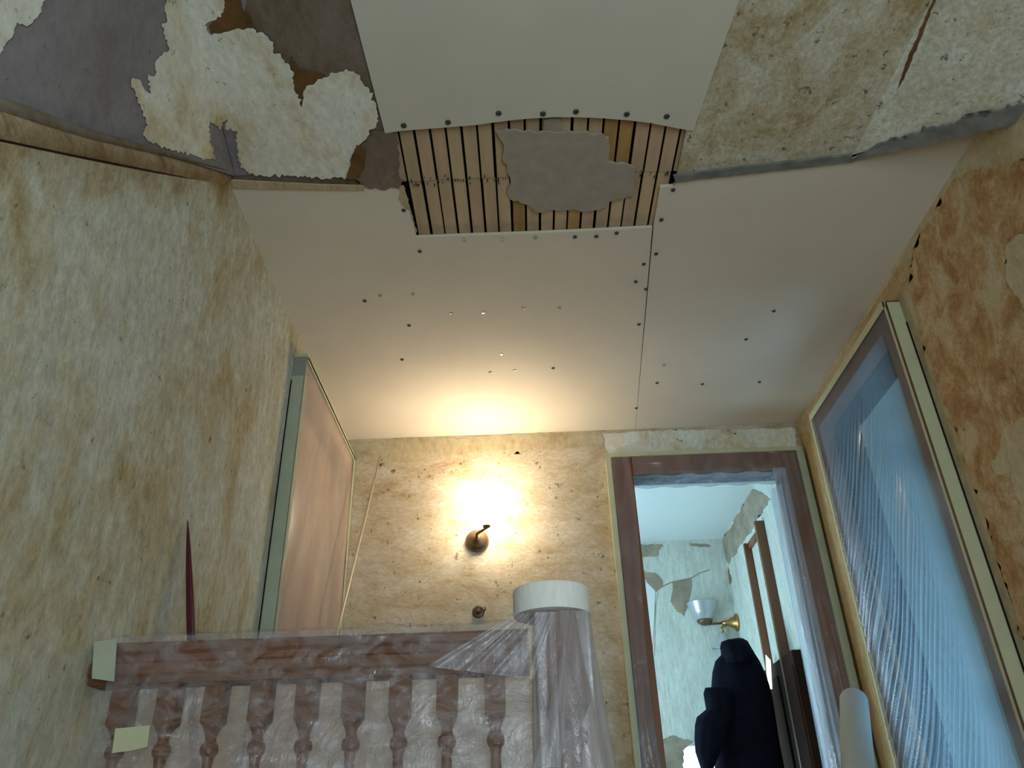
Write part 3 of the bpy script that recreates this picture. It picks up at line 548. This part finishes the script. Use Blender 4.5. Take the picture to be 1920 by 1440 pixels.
def cloth(rows, yy, name, parent, seed=0, cap=True):
    bm = bmesh.new(); rings = []
    for (py, xl, xr, dep) in rows:
        a = at(xl, py, 1, yy); b = at(xr, py, 1, yy); c = (a + b) / 2; rx = (b - a).length / 2; ring = []
        for k in range(36):
            t = 2 * math.pi * k / 36; f = 1 + .05 * math.sin(5 * t + seed + py * .008) + .035 * math.sin(9 * t + seed * 2)
            ring.append(bm.verts.new((c.x + rx * math.cos(t), c.y + dep * .8 * math.sin(t) * f, c.z + (b.z - a.z) / 2 * math.cos(t))))
        rings.append(ring)
    for p, q in zip(rings, rings[1:]):
        for k in range(36): bm.faces.new((p[k], p[(k + 1) % 36], q[(k + 1) % 36], q[k]))
    bm.faces.new(rings[0]); bm.faces.new(rings[-1][::-1])
    return link(name, bm, MT['coat'], parent, True)
cloth(rows, 4.40, 'coat_body', ct)
cloth([(1290, 1322, 1360, .03), (1300, 1319, 1372, .05), (1312, 1321, 1370, .06), (1330, 1324, 1372, .06), (1345, 1306, 1372, .07), (1360, 1303, 1366, .07), (1385, 1302, 1360, .065), (1410, 1304, 1352, .06), (1425, 1309, 1344, .055), (1440, 1314, 1338, .05), (1455, 1318, 1332, .03)], 4.30, 'sleeve', ct, 2)
cloth([(1199, 1364, 1394, .02), (1204, 1352, 1400, .05), (1215, 1350, 1406, .07), (1230, 1356, 1414, .08), (1243, 1362, 1410, .06)], 4.33, 'hood', ct, 4)

# ------------------------------------------------------------------ landing wall lamp (sconce), lit
wl2 = empty('wall_sconce'); tag(wl2, 'lit wall sconce with round bronze backplate and glowing shade on the back wall', 'wall lamp')
b0 = at(895, 1015, 1, YB)
bm = bmesh.new(); lathe(bm, [(.052, 0), (.054, .008), (.048, .022), (.034, .034), (.016, .042), (.012, .05)], b0, Vector((0, -1, 0)), 28); link('backplate', bm, MT['bronze'], wl2, True)
bm = bmesh.new(); tube(bm, [b0 + Vector((0, -.04, 0)), b0 + Vector((.003, -.09, .004)), Vector((LAMP.x, LAMP.y, LAMP.z - .085))], .007, 8); link('arm', bm, MT['bronze'], wl2, True)
bm = bmesh.new(); lathe(bm, [(.010, -.088), (.018, -.082), (.020, -.07)], LAMP, Vector((0, 0, 1)), 20); link('gallery', bm, MT['bronze'], wl2, True)
bm = bmesh.new(); lathe(bm, [(.022, -.078), (.060, -.055), (.084, -.01), (.096, .035), (.104, .06)], LAMP, Vector((0, 0, 1)), 28, cap=False); sh = link('glass_shade', bm, MT['shadeglow'], wl2, True)
bm = bmesh.new(); lathe(bm, [(.008, -.04), (.02, -.015), (.026, .005), (.02, .022), (.004, .032)], LAMP + Vector((0, 0, 0)), Vector((0, 0, 1)), 16); bu = link('bulb', bm, MT['shadeglow'], wl2, True)
# glass lets the light out: thin glowing glass only
for o in (bu, sh): o.visible_shadow = True

kb = empty('door_stop'); tag(kb, 'small round metal fitting on the back wall below the lit sconce', 'wall fitting')
k0 = at(897, 1148, 1, YB)
bm = bmesh.new(); lathe(bm, [(.026, 0), (.027, .008), (.022, .014), (.015, .010), (.011, .012), (.008, .022), (.003, .024)], k0, Vector((0, -1, 0)), 24); link('rosette', bm, MT['bronze'], kb, True)
bm = bmesh.new(); tube(bm, [k0 + Vector((.02, -.008, 0)), k0 + Vector((.032, -.014, .006)), k0 + Vector((.030, -.02, .018))], .003, 8); link('hook', bm, MT['bronze'], kb, True)

# ------------------------------------------------------------------ leaning things
pt, pb = at(352, 977, 0, XL + .006), at(358, 1190, 1, 1.95); 
bm = bmesh.new(); dirp = (pb - pt); L0 = pt; 
endp = pt + dirp * (pt.z / -dirp.z) if dirp.z < 0 else pb
prof = [(0.0, .0012), (.03, .004), (.07, .0065), (.14, .0095), (.22, .012), (.32, .013), (1.0, .013)]
tot = (endp - pt).length; rg = []
u = Vector((1, 0, 0)); w = Vector((0, 1, 0))
u = Vector((.96, -.28, 0)); w = Vector((.28, .96, 0))
for s, r in prof:
    c = pt + (endp - pt).normalized() * (s * (tot if s == 1.0 else 1.0)) + Vector((0, 0, .002 if s == 1.0 else 0))
    rg.append([bm.verts.new(c + u * r * a + w * .006 * min(1, r / .009) * b) for a, b in ((-1, 0), (-.6, -1), (.6, -1), (1, 0), (.6, 1), (-.6, 1))])
for a, b in zip(rg, rg[1:]):
    for i in range(6): bm.faces.new((a[i], a[(i + 1) % 6], b[(i + 1) % 6], b[i]))
bm.faces.new(rg[0]); bm.faces.new(rg[-1][::-1])
tag(link('painted_stick', bm, MT['maroon']), 'maroon pointed stick leaning on the left wall behind the handrail', 'stick')
p1, p2 = at(713, 857, 1, YB - .012), at(634, 1178, 1, 3.12)
fl_ = p1 + (p2 - p1) * ((p1.z - .01) / (p1.z - p2.z))
bm = bmesh.new(); tube(bm, [p1, p2, fl_], .0055, 10); rod = tag(link('leaning_rod', bm, MT['brassrod'], None, True), 'thin pale metal rod leaning in the back left corner', 'rod')
ra, rb = at(1601, 1314, 1, 2.92), at(1609, 1442, 1, 2.52); dr = (rb - ra).normalized()
rend = ra + dr * ((ra.z - .03) / -dr.z)
bm = bmesh.new(); lathe(bm, [(.010, .0), (.014, -.004), (.043, -.003), (.0455, .002), (.0455, (rend - ra).length)], ra, dr, 32); tag(link('lining_paper_roll', bm, MT['paperroll'], None, True), 'grey white roll of lining paper standing at right in front of the film', 'paper roll')

# ------------------------------------------------------------------ balustrade
bal = empty('balustrade'); tag(bal, 'brown turned wooden balustrade with moulded handrail under a clear dust sheet', 'balustrade')
YR = 1.63
ra_, rb_ = at(205, 1203, 1, YR - .035), at(990, 1180, 1, YR - .035)
zt = (ra_.z + rb_.z) / 2 + .0
xr0, xr1 = XL + .002, rb_.x
# moulded profile (y offset, z offset) swept along X
prof = [(-.030, 0), (-.036, -.006), (-.036, -.018), (-.028, -.024), (-.028, -.036), (-.037, -.042), (-.037, -.060), (-.030, -.066), (-.030, -.078), (.030, -.078), (.030, -.066), (.037, -.060), (.037, -.042), (.028, -.036), (.028, -.024), (.036, -.018), (.036, -.006), (.030, 0), (.0, .006)]
bm = bmesh.new(); ea = [bm.verts.new((xr0, YR + y, zt + z)) for y, z in prof]; eb = [bm.verts.new((xr1, YR + y, zt + z)) for y, z in prof]
for i in range(len(prof)): j = (i + 1) % len(prof); bm.faces.new((ea[i], ea[j], eb[j], eb[i]))
bm.faces.new(ea); bm.faces.new(eb[::-1]); link('handrail', bm, MT['railwood'], bal)
boxes('bottom_rail', [((xr0, YR - .03, .05), (xr1, YR + .03, .10))], MT['railwood'], bal, .004)
boxes('string_cap', [((xr0, YR - .045, -.0), (xr1 + .12, YR + .045, .05))], MT['railwood'], bal, .004)
def baluster_mesh():
    bm = bmesh.new(); top = zt - .078
    # square block above, square block below, turned centre
    def ring(z, r, sq):
        vs = []
        for k in range(20):
            t = 2 * math.pi * k / 20 + math.pi / 4; c, s = math.cos(t), math.sin(t)
            q = r / max(abs(c), abs(s)); R = q if sq else r
            vs.append(bm.verts.new((R * c, R * s, z)))
        return vs
    pr = [(top, .0195, 1), (top - .072, .0195, 1), (top - .080, .018, 0), (top - .090, .0125, 0), (top - .098, .010, 0), (top - .106, .0115, 0), (top - .110, .0155, 0), (top - .118, .0175, 0), (top - .126, .016, 0), (top - .131, .0115, 0), (top - .145, .0095, 0), (top - .18, .0105, 0), (top - .28, .015, 0), (top - .42, .0195, 0), (top - .50, .0175, 0), (top - .54, .011, 0), (top - .56, .0165, 0), (top - .58, .011, 0), (top - .60, .0195, 1), (.10, .0195, 1)]
    rs = [ring(*p) for p in pr]
    for a, b in zip(rs, rs[1:]):
        for k in range(20): bm.faces.new((a[k], b[k], b[(k + 1) % 20], a[(k + 1) % 20]))
    bm.faces.new(rs[0]); bm.faces.new(rs[-1][::-1]); return bm
xs = [at(x, 1300, 1, YR).x for x in (237, 322, 408, 493, 578, 664, 751, 839, 928)]
o = link('baluster', baluster_mesh(), MT['railwood'], bal); o.location = (xs[0], YR, 0)
for x in xs[1:]:
    c = o.copy(); COL.objects.link(c); c.location = (x, YR, 0)
# newel post (part of the balustrade)
nx = at(1052, 1200, 1, YR).x; nt_ = at(1033, 1146, 1, YR).z - .012
bm = bmesh.new(); box(bm, (nx - .048, YR - .048, .92 - .14), (nx + .048, YR + .048, nt_)); bmesh.ops.bevel(bm, geom=list(bm.edges), offset=.004, segments=2, affect='EDGES')
pr = [(.045, .78), (.038, .765), (.028, .75), (.041, .735), (.041, .72), (.029, .705), (.025, .68), (.034, .60), (.042, .48), (.040, .40), (.028, .34), (.044, .32), (.03, .30), (.045, .28)]
lathe(bm, [(r, -h) for r, h in pr], Vector((nx, YR, 0)), Vector((0, 0, -1)), 24) if False else lathe(bm, pr, Vector((nx, YR, 0)), Vector((0, 0, 1)), 24)
box(bm, (nx - .048, YR - .048, -.3), (nx + .048, YR + .048, .28)); link('newel_post', bm, MT['wood'], bal)
# dust sheet over the balustrade
ds = empty('dust_sheet'); tag(ds, 'clear plastic dust sheet draped over balustrade and newel post', 'plastic sheet')
rt = zt + .008
def drape(u, v):   # u along the rail; v around: down the front
    x = xr0 + .045 + u * (xr1 - xr0 - .045); return x
def Pfront(u, v):
    return Vector((drape(u, v), YR - .043 - .01 * (1 - v), .02 + v * (rt - .02)))
def Dfront(u, v):
    n = noise.noise(Vector((u * 9, v * 6, 1.5))); n2 = noise.noise(Vector((u * 30, v * 22, 7)))
    return Vector((0, -.005 + (-.007 * n - .002 * n2) * (1 if v < .93 else .4), (.003 * n2 if v > .97 else 0)))
film_grid('front_sheet', Pfront, MT['filmrail'], ds, 110, 90, Dfront)
film_grid('top_sheet', lambda u, v: Vector((drape(u, 0), YR - .048 + v * .098, rt + .004 * math.sin(math.pi * v))), MT['filmrail'], ds, 110, 6, lambda u, v: Vector((0, 0, .003 + .004 * noise.noise(Vector((u * 14, v * 3, 4))) + .010 * max(0, noise.noise(Vector((u * 7, 1, 2)))))))
film_grid('back_sheet', lambda u, v: Vector((drape(u, 0), YR + .05 + .012 * (1 - v), .02 + v * (rt - .02))), MT['filmback'], ds, 70, 60, lambda u, v: Vector((0, .006 + .006 * noise.noise(Vector((u * 6, v * 5, 8))), 0)))
# the gather over the newel post: folded skirt widening downwards
zb = .35; ztp = nt_ - .002
def skirt(u, v):
    t = 2 * math.pi * u; d = 1 - v
    r = .058 + .012 * d + .058 * d ** 1.3 * (1 if math.cos(t) > -.2 else .15)
    r *= 1 + .05 * math.sin(7 * t + 4 * v) * (1 - .4 * v) + .02 * math.sin(15 * t + 2 * d)
    q = max(abs(math.cos(t)), abs(math.sin(t))); r = max(r, .0535 / q) if v > .3 else r
    return Vector((nx + .002 + r * math.cos(t), YR + r * math.sin(t), zb + v * (ztp - zb)))
film_grid('newel_sheet', skirt, MT['filmnewel'], ds, 160, 60, lambda u, v: Vector((0, 0, 0)))
film_grid('newel_fold', lambda u, v: (at(1063 - 10 * v, 1215, 1, YR - .075).lerp(at(1000 + 3 * u * 10, 1440, 1, YR - .10), 1 - v) + Vector((u * (.010 + .010 * (1 - v)), 0, 0))), MT['filmnewel'], ds, 8, 40, lambda u, v: Vector((0, -.012 * math.sin(math.pi * u), 0)))
# diagonal web from handrail up to the post top
wa, wb, wc = at(800, 1250, 1, YR - .062), at(962, 1152, 1, YR - .062), at(1040, 1150, 1, YR - .066)
wd_ = at(1000, 1275, 1, YR - .066)
def web(u, v):
    top = wb.lerp(wc, u); bot = wa.lerp(wd_, u); return bot.lerp(top, v)
film_grid('web_sheet', web, MT['filmweb'], ds, 60, 40, lambda u, v: Vector((0, -.0028 * math.sin(22 * u + 4 * noise.noise(Vector((u * 5, v, 0)))) - .006, 0)))
# tape patches holding the sheet at the wall
tl_ = lambda x, y, yy=YR - .056: at(x, y, 1, yy)
slab('tape_patch', [tl_(176, 1203), tl_(219, 1197), tl_(214, 1278), tl_(172, 1272)], (0, .002, 0), MT['tapegreen'], ds)
slab('tape_patch', [tl_(216, 1366, YR - .066), tl_(281, 1360, YR - .066), tl_(276, 1400, YR - .066), tl_(250, 1407, YR - .066), tl_(210, 1412, YR - .066)], (0, .002, 0), MT['tape'], ds)
# roll of tape on top of the newel
tr_ = empty('tape_roll'); tag(tr_, 'white cloth tape roll lying on the wrapped newel post', 'tape roll')
tc_ = at(1033, 1118, 1, YR); rad = .077; ax = (Vector((0.055, .03, 1))).normalized()
base = Vector((tc_.x, YR, nt_ + .001)); hh = .052
ax = Vector((-.0, 0, 1))
bm = bmesh.new(); lathe(bm, [(.046, 0), (rad, .0), (rad + .001, .004), (rad + .001, hh - .004), (rad, hh), (.046, hh), (.046, 0)], base, ax, 56, cap=False); link('tape', bm, MT['rollcloth'], tr_)
bm = bmesh.new(); lathe(bm, [(.0455, -.0), (.0455, hh + .001), (.042, hh + .001), (.042, 0), (.0455, 0)], base, ax, 40, cap=False); link('core', bm, MT['core'], tr_)
